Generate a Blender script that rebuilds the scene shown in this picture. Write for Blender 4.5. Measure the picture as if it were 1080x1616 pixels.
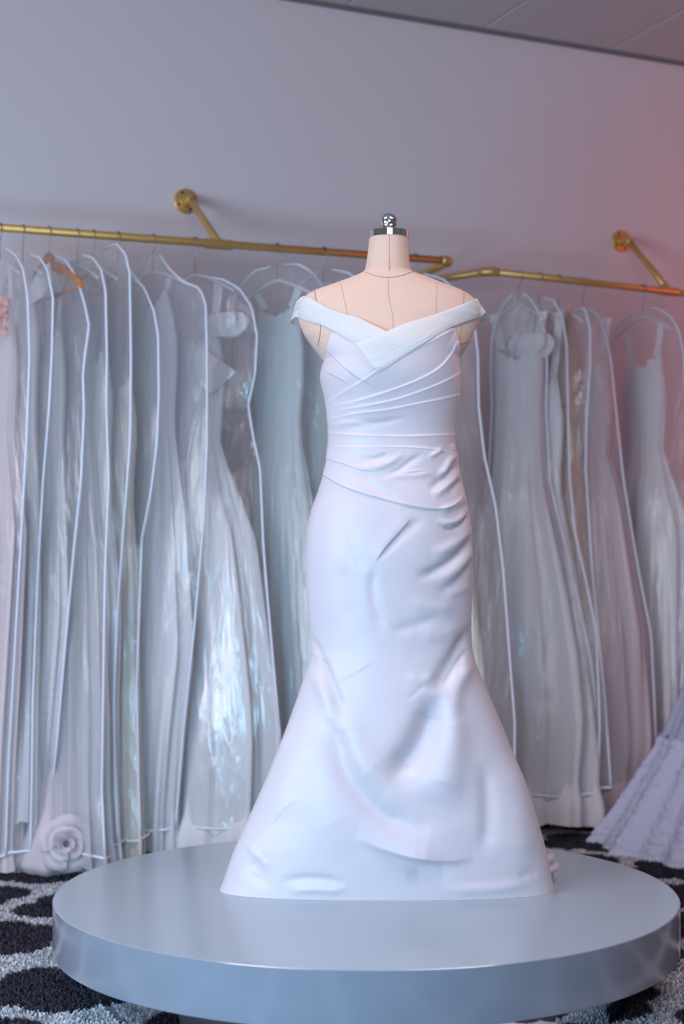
import bpy, math, random
import numpy as np
from mathutils import Vector, noise as mnoise

random.seed(7); np.random.seed(7)
scene = bpy.context.scene
for o in list(bpy.data.objects):
    bpy.data.objects.remove(o)

# ------------------------------------------------------------------ camera
F = 2400.0            # focal length in pixels of the 1080x1616 frame
HY = 897.0            # pixel row of the eye level
EYE = 0.937           # eye height above the floor
cam_data = bpy.data.cameras.new('camera')
cam = bpy.data.objects.new('camera', cam_data)
scene.collection.objects.link(cam)
cam.location = (0, 0, EYE)
cam.rotation_euler = (math.radians(90), 0, 0)
cam_data.sensor_fit = 'VERTICAL'
cam_data.sensor_height = 36.0
cam_data.lens = F / 1616.0 * 36.0
cam_data.shift_y = (HY - 808.0) / 1616.0
cam_data.dof.use_dof = True
cam_data.dof.focus_distance = 3.3
cam_data.dof.aperture_fstop = 3.0
scene.camera = cam

# ------------------------------------------------------------------ world, lights, exposure
world = bpy.data.worlds.new('world'); scene.world = world
world.use_nodes = True
bg = world.node_tree.nodes['Background']
bg.inputs[0].default_value = (0.62, 0.60, 0.72, 1)
bg.inputs[1].default_value = 0.23

def area(name, loc, target, sx, sy, energy, color, spread=180):
    d = bpy.data.lights.new(name, 'AREA'); d.shape = 'RECTANGLE'
    d.size = sx; d.size_y = sy; d.energy = energy; d.color = color; d.spread = math.radians(spread)
    o = bpy.data.objects.new(name, d); scene.collection.objects.link(o)
    o.location = loc
    o.rotation_euler = (Vector(target) - Vector(loc)).to_track_quat('-Z', 'Y').to_euler()
    return o
# shop window behind and left of the camera, ceiling panel lights, red sign lamp right of the frame
area('window_daylight', (-3.4, 0.5, 1.15), (0.0, 4.2, 0.75), 2.4, 1.6, 66, (0.84, 0.88, 1.0), 130)
area('shop_front_window', (0.5, -1.4, 1.75), (0.2, 4.2, 1.1), 2.6, 2.3, 27, (0.95, 0.92, 1.0), 140)
area('low_blue_fill', (-0.95, 1.05, 0.60), (0.15, 3.5, 0.42), 0.9, 0.5, 48, (0.26, 0.68, 1.0))  # added blue fill aimed low at the skirt hem, not a fixture of the shop
area('ceiling_panel_light', (1.1, 2.4, 2.93), (1.1, 2.8, 0), 1.2, 0.6, 24, (1.0, 0.82, 0.87), 130)
area('ceiling_panel_light', (-1.2, 2.5, 2.93), (-1.2, 2.9, 0), 1.2, 0.6, 27, (1.0, 0.85, 0.91), 130)
d = bpy.data.lights.new('red_sign_lamp', 'POINT'); d.energy = 14; d.color = (1.0, 0.12, 0.16); d.shadow_soft_size = 0.4
o = bpy.data.objects.new('red_sign_lamp', d); scene.collection.objects.link(o); o.location = (2.35, 5.35, 2.05)

scene.view_settings.view_transform = 'Standard'
scene.view_settings.look = 'None'
scene.view_settings.gamma = 1.0
scene.view_settings.use_curve_mapping = False
scene.view_settings.exposure = -0.22
scene.cycles.transparent_max_bounces = 40
scene.cycles.max_bounces = 8

# ------------------------------------------------------------------ helpers
def P(px, py, D):
    return np.array([(px - 540.0) / F * D, D, EYE - (py - HY) / F * D])

def vnoise(x, y, z=0.0): return mnoise.noise(Vector((x, y, z)))

def link(o, parent=None):
    scene.collection.objects.link(o)
    if parent is not None:
        o.parent = parent
    return o

def mesh_obj(name, verts, faces, mat, parent=None, smooth=True):
    me = bpy.data.meshes.new(name)
    me.from_pydata([tuple(map(float, v)) for v in verts], [], [tuple(f) for f in faces])
    if mat: me.materials.append(mat)
    if smooth and len(me.polygons):
        me.polygons.foreach_set('use_smooth', np.ones(len(me.polygons), dtype=bool))
    me.update()
    return link(bpy.data.objects.new(name, me), parent)

def grid_obj(name, V, mat, parent=None, wrap=False, smooth=True):
    """V: (rows, cols, 3) array -> quad grid mesh, built quickly."""
    R, Cn = V.shape[:2]
    idx = np.arange(R * Cn).reshape(R, Cn)
    if wrap:
        nx = np.roll(idx, -1, axis=1)
        a, b, c, d_ = idx[:-1], nx[:-1], nx[1:], idx[1:]
    else:
        a, b, c, d_ = idx[:-1, :-1], idx[:-1, 1:], idx[1:, 1:], idx[1:, :-1]
    q = np.stack([a.ravel(), b.ravel(), c.ravel(), d_.ravel()], 1).astype(np.int32)
    me = bpy.data.meshes.new(name)
    me.vertices.add(R * Cn); me.vertices.foreach_set('co', V.reshape(-1).astype(np.float32))
    me.loops.add(q.size); me.loops.foreach_set('vertex_index', q.ravel())
    me.polygons.add(len(q)); me.polygons.foreach_set('loop_start', np.arange(0, q.size, 4, dtype=np.int32))
    me.polygons.foreach_set('use_smooth', np.full(len(q), smooth, dtype=bool))
    me.update(calc_edges=True); me.validate()
    if mat: me.materials.append(mat)
    return link(bpy.data.objects.new(name, me), parent)

def catmull(pts, n=8):
    p = np.asarray(pts, float)
    if len(p) < 3:
        t = np.linspace(0, 1, n + 1)[:, None]
        return p[0] * (1 - t) + p[-1] * t
    q = np.vstack([2 * p[0] - p[1], p, 2 * p[-1] - p[-2]])
    out = []
    for i in range(1, len(q) - 2):
        for k in range(n):
            t = k / n
            a, b, c, d_ = q[i - 1], q[i], q[i + 1], q[i + 2]
            out.append(0.5 * ((2 * b) + (c - a) * t + (2 * a - 5 * b + 4 * c - d_) * t * t + (3 * b - a - 3 * c + d_) * t ** 3))
    out.append(p[-1])
    return np.array(out)

def tube_arrays(path, r, n=8, closed=False, caps=True):
    p = np.asarray(path, float); m = len(p)
    r = np.full(m, r) if np.isscalar(r) else np.asarray(r)
    if closed:
        tan = np.roll(p, -1, 0) - np.roll(p, 1, 0)
    else:
        tan = np.gradient(p, axis=0)
    tan /= np.linalg.norm(tan, axis=1)[:, None] + 1e-12
    up = np.array([0, 0, 1.0]) if abs(tan[0][2]) < 0.9 else np.array([1.0, 0, 0])
    V = []; nrm = None
    for i in range(m):
        if nrm is None:
            nrm = np.cross(tan[i], up)
        nrm = nrm - tan[i] * np.dot(nrm, tan[i]); nrm /= np.linalg.norm(nrm) + 1e-12
        bi = np.cross(tan[i], nrm)
        a = np.linspace(0, 2 * np.pi, n, endpoint=False)
        V.append(p[i] + r[i] * (np.cos(a)[:, None] * nrm + np.sin(a)[:, None] * bi))
    V = np.array(V).reshape(-1, 3)
    Fc = []
    for i in range(m if closed else m - 1):
        j = (i + 1) % m
        for k in range(n):
            l = (k + 1) % n
            Fc.append((i * n + k, i * n + l, j * n + l, j * n + k))
    if caps and not closed:
        Fc.append(tuple(range(n))[::-1]); Fc.append(tuple((m - 1) * n + k for k in range(n)))
    return V, Fc

def tube(name, path, r, mat, parent=None, n=8, closed=False):
    V, Fc = tube_arrays(path, r, n, closed)
    return mesh_obj(name, V, Fc, mat, parent)

def join_arrays(lst):
    V = []; Fc = []; off = 0
    for v, f in lst:
        V.append(np.asarray(v)); Fc += [tuple(i + off for i in q) for q in f]; off += len(v)
    return np.vstack(V), Fc

def lathe_arrays(profile, center, axis=(0, 0, 1), n=32):
    """profile: (r, h) pairs along axis."""
    ax = np.array(axis, float); ax /= np.linalg.norm(ax)
    t = np.array([1.0, 0, 0]) if abs(ax[0]) < 0.9 else np.array([0, 1.0, 0])
    e1 = np.cross(ax, t); e1 /= np.linalg.norm(e1); e2 = np.cross(ax, e1)
    c = np.array(center, float)
    V = []; Fc = []
    a = np.linspace(0, 2 * np.pi, n, endpoint=False)
    for r, h in profile:
        V.append(c + ax * h + r * (np.cos(a)[:, None] * e1 + np.sin(a)[:, None] * e2))
    for i in range(len(profile) - 1):
        for k in range(n):
            l = (k + 1) % n
            Fc.append((i * n + k, i * n + l, (i + 1) * n + l, (i + 1) * n + k))
    if profile[0][0] > 1e-6: Fc.append(tuple(range(n))[::-1])
    if profile[-1][0] > 1e-6: Fc.append(tuple((len(profile) - 1) * n + k for k in range(n)))
    return np.vstack(V), Fc

def lathe(name, profile, center, mat, parent=None, axis=(0, 0, 1), n=32, sharp=False):
    V, Fc = lathe_arrays(profile, center, axis, n)
    o = mesh_obj(name, V, Fc, mat, parent)
    if sharp:
        mark_sharp(o)
    return o

def mark_sharp(o, ang=35):
    try:
        o.data.set_sharp_from_angle(angle=math.radians(ang))
    except Exception:
        pass

def box_arrays(c, ex, ey, ez, hx, hy, hz, bev=0.0):
    c, ex, ey, ez = map(lambda v: np.array(v, float), (c, ex, ey, ez))
    if bev <= 0:
        V = [c + sx * hx * ex + sy * hy * ey + sz * hz * ez for sz in (-1, 1) for sy in (-1, 1) for sx in (-1, 1)]
        return np.array(V), [(0, 2, 3, 1), (4, 5, 7, 6), (0, 1, 5, 4), (2, 6, 7, 3), (0, 4, 6, 2), (1, 3, 7, 5)]
    V = []
    for z, ins in ((-hz, bev), (-hz + bev, 0), (hz, 0)):
        for sx, sy in ((-1, -1), (1, -1), (1, 1), (-1, 1)):
            V.append(c + sx * (hx - ins) * ex + sy * (hy - ins) * ey + z * ez)
    Fc = [(3, 2, 1, 0), (8, 9, 10, 11)]
    for i in range(2):
        for k in range(4):
            l = (k + 1) % 4
            Fc.append((i * 4 + k, i * 4 + l, i * 4 + 4 + l, i * 4 + 4 + k))
    return np.array(V), Fc

def empty(name, loc, label, cat, group=None):
    o = bpy.data.objects.new(name, None); scene.collection.objects.link(o)
    o.empty_display_size = 0.05
    o.location = (0, 0, 0)
    o['base'] = [float(v) for v in loc]
    o['label'] = label; o['category'] = cat
    if group: o['group'] = group
    return o

def settle_empties():
    """put each Empty at its thing's base and shift its meshes so that nothing moves"""
    for o in scene.objects:
        if o.type == 'EMPTY' and 'base' in o:
            b = Vector(o['base']); o.location = b
            for c in o.children:
                c.location = -b
            del o['base']

# ------------------------------------------------------------------ materials
def mat_new(name):
    m = bpy.data.materials.new(name); m.use_nodes = True
    nt = m.node_tree; bs = nt.nodes['Principled BSDF']
    return m, nt, bs

def N(nt, t, **kw):
    n = nt.nodes.new(t)
    for k, v in kw.items():
        setattr(n, k, v)
    return n

def simple(name, col, rough=0.5, metal=0.0, bump=0.0, scale=200.0, var=0.0, spec=0.5, stretch=(1, 1, 1), coat=0.0, sheen=0.0, trans=0.0):
    m, nt, bs = mat_new(name)
    bs.inputs['Base Color'].default_value = (*col, 1)
    bs.inputs['Roughness'].default_value = rough
    bs.inputs['Metallic'].default_value = metal
    bs.inputs['Specular IOR Level'].default_value = spec
    bs.inputs['Coat Weight'].default_value = coat
    bs.inputs['Sheen Weight'].default_value = sheen
    tc = N(nt, 'ShaderNodeTexCoord'); mp = N(nt, 'ShaderNodeMapping')
    mp.inputs['Scale'].default_value = stretch
    nt.links.new(tc.outputs['Object'], mp.inputs[0])
    if bump > 0 or var > 0:
        nz = N(nt, 'ShaderNodeTexNoise'); nz.inputs['Scale'].default_value = scale; nz.inputs['Detail'].default_value = 5
        nt.links.new(mp.outputs[0], nz.inputs['Vector'])
        if bump > 0:
            b = N(nt, 'ShaderNodeBump'); b.inputs['Strength'].default_value = bump; b.inputs['Distance'].default_value = 0.002
            nt.links.new(nz.outputs[0], b.inputs['Height']); nt.links.new(b.outputs[0], bs.inputs['Normal'])
        if var > 0:
            rp = N(nt, 'ShaderNodeMixRGB'); rp.inputs[1].default_value = (*[c * (1 - var) for c in col], 1)
            rp.inputs[2].default_value = (*[min(1, c * (1 + var)) for c in col], 1)
            nt.links.new(nz.outputs[0], rp.inputs[0]); nt.links.new(rp.outputs[0], bs.inputs['Base Color'])
    return m

def cloth(name, col, rough=0.75, alpha=1.0, lace=False, transl=0.25):
    """gown fabric: diffuse + translucent, optional see-through share and lace relief"""
    m, nt, bs = mat_new(name)
    out = nt.nodes['Material Output']
    bs.inputs['Base Color'].default_value = (*col, 1); bs.inputs['Roughness'].default_value = rough
    bs.inputs['Specular IOR Level'].default_value = 0.25
    bs.inputs['Sheen Weight'].default_value = 0.15
    tc = N(nt, 'ShaderNodeTexCoord')
    nz = N(nt, 'ShaderNodeTexVoronoi' if lace else 'ShaderNodeTexNoise')
    nz.inputs['Scale'].default_value = 55 if lace else 22
    mp = N(nt, 'ShaderNodeMapping'); mp.inputs['Scale'].default_value = (1, 1, 1) if lace else (1, 1, 0.12)
    nt.links.new(tc.outputs['Object'], mp.inputs[0]); nt.links.new(mp.outputs[0], nz.inputs['Vector'])
    b = N(nt, 'ShaderNodeBump'); b.inputs['Strength'].default_value = 0.6 if lace else 0.35; b.inputs['Distance'].default_value = 0.006
    nt.links.new(nz.outputs[0], b.inputs['Height']); nt.links.new(b.outputs[0], bs.inputs['Normal'])
    tr = N(nt, 'ShaderNodeBsdfTranslucent'); tr.inputs[0].default_value = (*col, 1)
    mx = N(nt, 'ShaderNodeMixShader'); mx.inputs[0].default_value = transl
    nt.links.new(bs.outputs[0], mx.inputs[1]); nt.links.new(tr.outputs[0], mx.inputs[2])
    last = mx
    if alpha < 1:
        tp = N(nt, 'ShaderNodeBsdfTransparent')
        m2 = N(nt, 'ShaderNodeMixShader'); m2.inputs[0].default_value = alpha
        nt.links.new(tp.outputs[0], m2.inputs[1]); nt.links.new(mx.outputs[0], m2.inputs[2])
        last = m2
    nt.links.new(last.outputs[0], out.inputs[0])
    return m

def film_material(name, haze, gloss=0.05, tint=(0.985, 0.99, 0.995)):
    """clear plastic sheet: mostly transparent, thin milky haze, wrinkled gloss"""
    m, nt, bs = mat_new(name)
    out = nt.nodes['Material Output']
    nt.nodes.remove(bs)
    tc = N(nt, 'ShaderNodeTexCoord'); mp = N(nt, 'ShaderNodeMapping'); mp.inputs['Scale'].default_value = (1, 1, 0.16)
    nt.links.new(tc.outputs['Object'], mp.inputs[0])
    nz = N(nt, 'ShaderNodeTexNoise'); nz.inputs['Scale'].default_value = 30; nz.inputs['Detail'].default_value = 6; nz.inputs['Distortion'].default_value = 0.7
    nt.links.new(mp.outputs[0], nz.inputs['Vector'])
    b = N(nt, 'ShaderNodeBump'); b.inputs['Strength'].default_value = 0.9; b.inputs['Distance'].default_value = 0.012
    nt.links.new(nz.outputs[0], b.inputs['Height'])
    tp = N(nt, 'ShaderNodeBsdfTransparent'); tp.inputs[0].default_value = (*tint, 1)
    df = N(nt, 'ShaderNodeBsdfDiffuse'); df.inputs[0].default_value = (0.85, 0.87, 0.92, 1)
    tl = N(nt, 'ShaderNodeBsdfTranslucent'); tl.inputs[0].default_value = (0.85, 0.87, 0.92, 1)
    hz = N(nt, 'ShaderNodeMixShader'); hz.inputs[0].default_value = 0.45
    nt.links.new(df.outputs[0], hz.inputs[1]); nt.links.new(tl.outputs[0], hz.inputs[2])
    m1 = N(nt, 'ShaderNodeMixShader'); m1.inputs[0].default_value = haze
    nt.links.new(tp.outputs[0], m1.inputs[1]); nt.links.new(hz.outputs[0], m1.inputs[2])
    gl = N(nt, 'ShaderNodeBsdfGlossy'); gl.inputs['Roughness'].default_value = 0.13
    nt.links.new(b.outputs[0], gl.inputs['Normal'])
    fr = N(nt, 'ShaderNodeLayerWeight'); fr.inputs[0].default_value = 0.25
    nt.links.new(b.outputs[0], fr.inputs['Normal'])
    ga = N(nt, 'ShaderNodeMath', operation='MULTIPLY_ADD'); ga.inputs[1].default_value = 0.16; ga.inputs[2].default_value = gloss
    nt.links.new(fr.outputs['Fresnel'], ga.inputs[0])
    m2 = N(nt, 'ShaderNodeMixShader')
    nt.links.new(ga.outputs[0], m2.inputs[0]); nt.links.new(m1.outputs[0], m2.inputs[1]); nt.links.new(gl.outputs[0], m2.inputs[2])
    nt.links.new(m2.outputs[0], out.inputs[0])
    return m

M = {}
M['wall'] = simple('painted_wall', (0.76, 0.695, 0.725), 0.9, bump=0.12, scale=160, spec=0.2)
M['ceiling'] = simple('ceiling_board', (0.55, 0.53, 0.53), 0.95, bump=0.3, scale=300, var=0.04, spec=0.1)
M['ceiling_gap'] = simple('ceiling_grid_shadow_gap', (0.18, 0.17, 0.17), 0.9)
M['trim'] = simple('dark_wall_angle', (0.20, 0.18, 0.19), 0.6)
M['base'] = simple('baseboard_paint', (0.10, 0.09, 0.10), 0.5)
M['gold'] = simple('brushed_gold_pipe', (0.74, 0.48, 0.17), 0.42, metal=0.75, bump=0.08, scale=90, var=0.12)
M['dark'] = simple('dark_hole', (0.03, 0.02, 0.02), 0.8)
M['chrome'] = simple('chrome', (0.75, 0.73, 0.75), 0.06, metal=1.0)
M['steel'] = simple('hook_wire', (0.30, 0.29, 0.31), 0.3, metal=1.0)
M['wood'] = simple('hanger_wood', (0.55, 0.22, 0.09), 0.45, var=0.25, scale=30, stretch=(1, 1, 6))
M['plastic'] = simple('clear_grey_plastic', (0.70, 0.66, 0.68), 0.3)
M['linen'] = simple('dress_form_linen', (0.62, 0.45, 0.365), 0.85, bump=0.25, scale=900, var=0.03, spec=0.2, sheen=0.2)
M['seam'] = simple('seam_shadow', (0.40, 0.26, 0.19), 0.9)
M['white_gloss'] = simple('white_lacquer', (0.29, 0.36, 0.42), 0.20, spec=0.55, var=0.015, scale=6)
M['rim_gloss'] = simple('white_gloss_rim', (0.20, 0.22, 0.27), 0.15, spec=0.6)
M['mirror'] = simple('mirror_panel', (0.70, 0.72, 0.75), 0.05, metal=1.0)
M['piping'] = simple('white_vinyl_piping', (0.68, 0.73, 0.84), 0.35, spec=0.5)
M['zip'] = simple('zip_tape', (0.78, 0.82, 0.86), 0.5)
M['zip_pull'] = simple('brown_zip_pull', (0.30, 0.16, 0.12), 0.5)
M['film'] = film_material('clear_film', 0.12)
M['film_milky'] = film_material('milky_film', 0.20)
M['film_shiny'] = film_material('creased_shiny_film', 0.10, 0.095)
M['white'] = cloth('white_fabric', (0.80, 0.80, 0.83))
M['ivory'] = cloth('ivory_fabric', (0.78, 0.74, 0.66))
M['mint'] = cloth('cool_white_fabric', (0.72, 0.79, 0.80))
M['blush'] = cloth('blush_fabric', (0.78, 0.69, 0.72))
M['peach'] = cloth('peach_flower_fabric', (0.85, 0.50, 0.44))
M['tan'] = cloth('champagne_fabric', (0.62, 0.42, 0.33))
M['lace'] = cloth('white_lace', (0.80, 0.79, 0.81), lace=True)
M['tulle'] = cloth('white_tulle', (0.82, 0.81, 0.84), alpha=0.55, transl=0.4)
M['rose'] = cloth('pale_rose_fabric', (0.70, 0.64, 0.68))
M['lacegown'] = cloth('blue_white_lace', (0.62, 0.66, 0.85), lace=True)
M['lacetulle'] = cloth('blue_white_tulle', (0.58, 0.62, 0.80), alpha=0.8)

# satin
m, nt, bs = mat_new('white_satin')
bs.inputs['Base Color'].default_value = (0.56, 0.515, 0.56, 1)
bs.inputs['Roughness'].default_value = 0.42
bs.inputs['Specular IOR Level'].default_value = 0.42
bs.inputs['Sheen Weight'].default_value = 0.1
tc = N(nt, 'ShaderNodeTexCoord'); nz = N(nt, 'ShaderNodeTexNoise'); nz.inputs['Scale'].default_value = 14; nz.inputs['Detail'].default_value = 4
nt.links.new(tc.outputs['Object'], nz.inputs['Vector'])
b = N(nt, 'ShaderNodeBump'); b.inputs['Strength'].default_value = 0.16; b.inputs['Distance'].default_value = 0.01
nt.links.new(nz.outputs[0], b.inputs['Height']); nt.links.new(b.outputs[0], bs.inputs['Normal'])
M['satin'] = m

# tulle band of the dress
m, nt, bs = mat_new('gathered_tulle')
out = nt.nodes['Material Output']
bs.inputs['Base Color'].default_value = (0.62, 0.63, 0.64, 1); bs.inputs['Roughness'].default_value = 0.8
tp = N(nt, 'ShaderNodeBsdfTransparent'); mx = N(nt, 'ShaderNodeMixShader'); mx.inputs[0].default_value = 0.86
nt.links.new(tp.outputs[0], mx.inputs[1]); nt.links.new(bs.outputs[0], mx.inputs[2]); nt.links.new(mx.outputs[0], out.inputs[0])
M['band'] = m

# carpet: charcoal quatrefoils on an off-white ground
def carpet_material():
    m, nt, bs = mat_new('quatrefoil_carpet')
    bs.inputs['Roughness'].default_value = 0.95; bs.inputs['Specular IOR Level'].default_value = 0.1
    L = nt.links
    tc = N(nt, 'ShaderNodeTexCoord')
    nz = N(nt, 'ShaderNodeTexNoise'); nz.inputs['Scale'].default_value = 38
    L.new(tc.outputs['Object'], nz.inputs['Vector'])
    sc = N(nt, 'ShaderNodeVectorMath', operation='MULTIPLY_ADD')
    sub = N(nt, 'ShaderNodeVectorMath', operation='SUBTRACT'); sub.inputs[1].default_value = (0.5, 0.5, 0.5)
    L.new(nz.outputs['Color'], sub.inputs[0])
    L.new(sub.outputs[0], sc.inputs[0]); sc.inputs[1].default_value = (0.03, 0.03, 0.0)
    L.new(tc.outputs['Object'], sc.inputs[2])
    rot = N(nt, 'ShaderNodeVectorRotate', rotation_type='Z_AXIS'); rot.inputs['Angle'].default_value = math.radians(-24)
    L.new(sc.outputs[0], rot.inputs['Vector'])
    A = 0.52
    dists = []
    for off in (0.0, 0.5):
        dv = N(nt, 'ShaderNodeVectorMath', operation='MULTIPLY_ADD'); dv.inputs[1].default_value = (1 / A, 1 / A, 0); dv.inputs[2].default_value = (off, off + 0.1, 0)
        L.new(rot.outputs[0], dv.inputs[0])
        fr = N(nt, 'ShaderNodeVectorMath', operation='FRACTION'); L.new(dv.outputs[0], fr.inputs[0])
        s2 = N(nt, 'ShaderNodeVectorMath', operation='SUBTRACT'); s2.inputs[1].default_value = (0.5, 0.5, 0); L.new(fr.outputs[0], s2.inputs[0])
        ab = N(nt, 'ShaderNodeVectorMath', operation='ABSOLUTE'); L.new(s2.outputs[0], ab.inputs[0])
        for c in ((0.17, 0, 0), (0, 0.17, 0)):
            ds = N(nt, 'ShaderNodeVectorMath', operation='DISTANCE'); ds.inputs[1].default_value = c
            L.new(ab.outputs[0], ds.inputs[0]); dists.append(ds.outputs['Value'])
    cur = dists[0]
    for dd in dists[1:]:
        mn = N(nt, 'ShaderNodeMath', operation='MINIMUM'); L.new(cur, mn.inputs[0]); L.new(dd, mn.inputs[1]); cur = mn.outputs[0]
    rmp = N(nt, 'ShaderNodeMapRange'); rmp.inputs['From Min'].default_value = 0.180; rmp.inputs['From Max'].default_value = 0.196
    L.new(cur, rmp.inputs['Value'])
    n2 = N(nt, 'ShaderNodeTexNoise'); n2.inputs['Scale'].default_value = 420; L.new(tc.outputs['Object'], n2.inputs['Vector'])
    dk = N(nt, 'ShaderNodeMixRGB'); dk.inputs[1].default_value = (0.018, 0.016, 0.024, 1); dk.inputs[2].default_value = (0.065, 0.058, 0.078, 1); L.new(n2.outputs[0], dk.inputs[0])
    wh = N(nt, 'ShaderNodeMixRGB'); wh.inputs[1].default_value = (0.44, 0.43, 0.46, 1); wh.inputs[2].default_value = (0.58, 0.57, 0.61, 1); L.new(n2.outputs[0], wh.inputs[0])
    mix = N(nt, 'ShaderNodeMixRGB'); L.new(rmp.outputs[0], mix.inputs[0]); L.new(dk.outputs[0], mix.inputs[1]); L.new(wh.outputs[0], mix.inputs[2])
    L.new(mix.outputs[0], bs.inputs['Base Color'])
    return m
M['carpet'] = carpet_material()

# ------------------------------------------------------------------ setting
WS = 0.45; WD0 = 5.5                       # wall line: depth = WD0 + WS * x
wl = math.hypot(1, WS)
wdir = np.array([1 / wl, WS / wl, 0]); wnor = np.array([WS / wl, -1 / wl, 0]); UP = np.array([0, 0, 1.0])
def wall_point(px, py):
    mth = (px - 540) / F; D = WD0 / (1 - WS * mth)
    return P(px, py, D)
CEIL = 2.968
w0 = np.array([0, WD0, 0])
V, Fc = box_arrays(w0 - wnor * 0.06 + UP * CEIL / 2, wdir, UP, wnor, 4.2, CEIL / 2, 0.06)
o = mesh_obj('wall_back', V, Fc, M['wall'], smooth=False); o['kind'] = 'structure'
V, Fc = box_arrays((0, 2.6, -0.05), (1, 0, 0), (0, 1, 0), UP, 4.5, 5.6, 0.05)
floor = mesh_obj('floor', V, Fc, M['carpet'], smooth=False); floor['kind'] = 'structure'
ceil = mesh_obj('ceiling', *box_arrays(w0 + wnor * 2.9 + UP * (CEIL + 0.06), wdir, wnor, UP, 4.0, 2.9, 0.03), M['ceiling_gap'], smooth=False)
ceil['kind'] = 'structure'
# ceiling boards, joints lined up with the photograph's
j0 = np.dot(wall_point(760, 47) - w0, wdir); pitch = np.dot(wall_point(960, 84) - w0, wdir) - j0
panel_mesh = None
for i in range(-6, 6):
    for k in range(4):
        c = w0 + wdir * (j0 + (i + 0.5) * pitch) + wnor * (0.02 + 0.6 + k * 1.2) + UP * (CEIL + 0.015)
        if panel_mesh is None:
            V, Fc = box_arrays((0, 0, 0), wdir, wnor, UP, pitch / 2 - 0.004, 0.596, 0.015, 0.004)
            po = mesh_obj('ceiling_panel', V, Fc, M['ceiling'], ceil, smooth=False); panel_mesh = po.data
        else:
            po = link(bpy.data.objects.new('ceiling_panel', panel_mesh), ceil)
        po.location = c
o = mesh_obj('trim_1', *box_arrays(w0 + wnor * 0.010 + UP * (CEIL - 0.006), wdir, wnor, UP, 4.1, 0.010, 0.006), M['trim'], smooth=False); o['kind'] = 'structure'
o = mesh_obj('baseboard_back', *box_arrays(w0 + wnor * 0.008 + UP * 0.05, wdir, wnor, UP, 4.1, 0.008, 0.05), M['base'], smooth=False); o['kind'] = 'structure'

# carpet pile where the floor shows
def pile(regions, step, h):
    pts = []
    for x0, x1, y0, y1 in regions:
        gx = np.arange(x0, x1, step); gy = np.arange(y0, y1, step)
        g = np.stack(np.meshgrid(gx, gy), -1).reshape(-1, 2)
        pts.append(g + np.random.uniform(-step, step, g.shape) * 0.6)
    p = np.vstack(pts)
    # keep clear of the podium base
    keep = np.hypot(p[:, 0] - PLX, p[:, 1] - PLD) > 0.585
    # only inside the seen wedge
    pxs = 540 + F * p[:, 0] / p[:, 1]
    keep &= (pxs > -25) & (pxs < 1105)
    p = p[keep]; n = len(p)
    ang = np.random.uniform(0, 2 * np.pi, n); w = step * 0.75
    dx = np.stack([np.cos(ang), np.sin(ang)], 1) * w
    lean = np.random.normal(0, h * 0.45, (n, 2))
    hh = h * np.random.uniform(0.6, 1.2, n)
    z = np.zeros(n)
    v0 = np.column_stack([p - dx, z]); v1 = np.column_stack([p + dx, z])
    v2 = np.column_stack([p + dx * 0.5 + lean, hh]); v3 = np.column_stack([p - dx * 0.5 + lean, hh])
    V = np.stack([v0, v1, v2, v3], 1).reshape(-1, 3)
    q = np.arange(4 * n, dtype=np.int32)
    me = bpy.data.meshes.new('carpet_pile')
    me.vertices.add(4 * n); me.vertices.foreach_set('co', V.ravel().astype(np.float32))
    me.loops.add(4 * n); me.loops.foreach_set('vertex_index', q)
    me.polygons.add(n); me.polygons.foreach_set('loop_start', np.arange(0, 4 * n, 4, dtype=np.int32))
    me.update(calc_edges=True); me.materials.append(M['carpet'])
    o = link(bpy.data.objects.new('carpet_pile', me), floor); o['kind'] = 'stuff'

# ------------------------------------------------------------------ podium
PLD = 3.4; PLR = 0.688; ZT = EYE - 0.717; PLX = (577 - 540) / F * PLD; THK = 0.108
pod = empty('display_podium', (PLX, PLD, 0), 'round white glossy podium on a mirrored base carrying the satin gown', 'podium')
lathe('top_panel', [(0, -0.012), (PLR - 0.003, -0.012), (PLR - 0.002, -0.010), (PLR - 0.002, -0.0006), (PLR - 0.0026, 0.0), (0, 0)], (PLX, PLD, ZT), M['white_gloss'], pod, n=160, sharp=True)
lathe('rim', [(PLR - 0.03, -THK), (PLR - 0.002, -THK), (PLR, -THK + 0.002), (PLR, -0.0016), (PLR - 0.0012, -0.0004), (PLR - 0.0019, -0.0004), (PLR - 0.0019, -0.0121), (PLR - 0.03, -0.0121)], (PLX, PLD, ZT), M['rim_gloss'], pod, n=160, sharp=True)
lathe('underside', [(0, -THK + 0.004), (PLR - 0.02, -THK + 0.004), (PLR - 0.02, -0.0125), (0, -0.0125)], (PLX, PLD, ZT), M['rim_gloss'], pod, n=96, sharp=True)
lathe('mirrored_base', [(0, 0.001), (0.575, 0.001), (0.575, ZT - THK + 0.004), (0, ZT - THK + 0.004)], (PLX, PLD, 0), M['mirror'], pod, n=120, sharp=True)
pile([(-1.25, -0.35, 2.95, 5.0), (0.4, 1.35, 2.95, 5.4)], 0.0052, 0.011)

# ------------------------------------------------------------------ dress form
DC = 3.40
def zpx(py, D=DC): return EYE - (py - HY) / F * D
def xpx(px, D=DC): return (px - 540) / F * D
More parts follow.
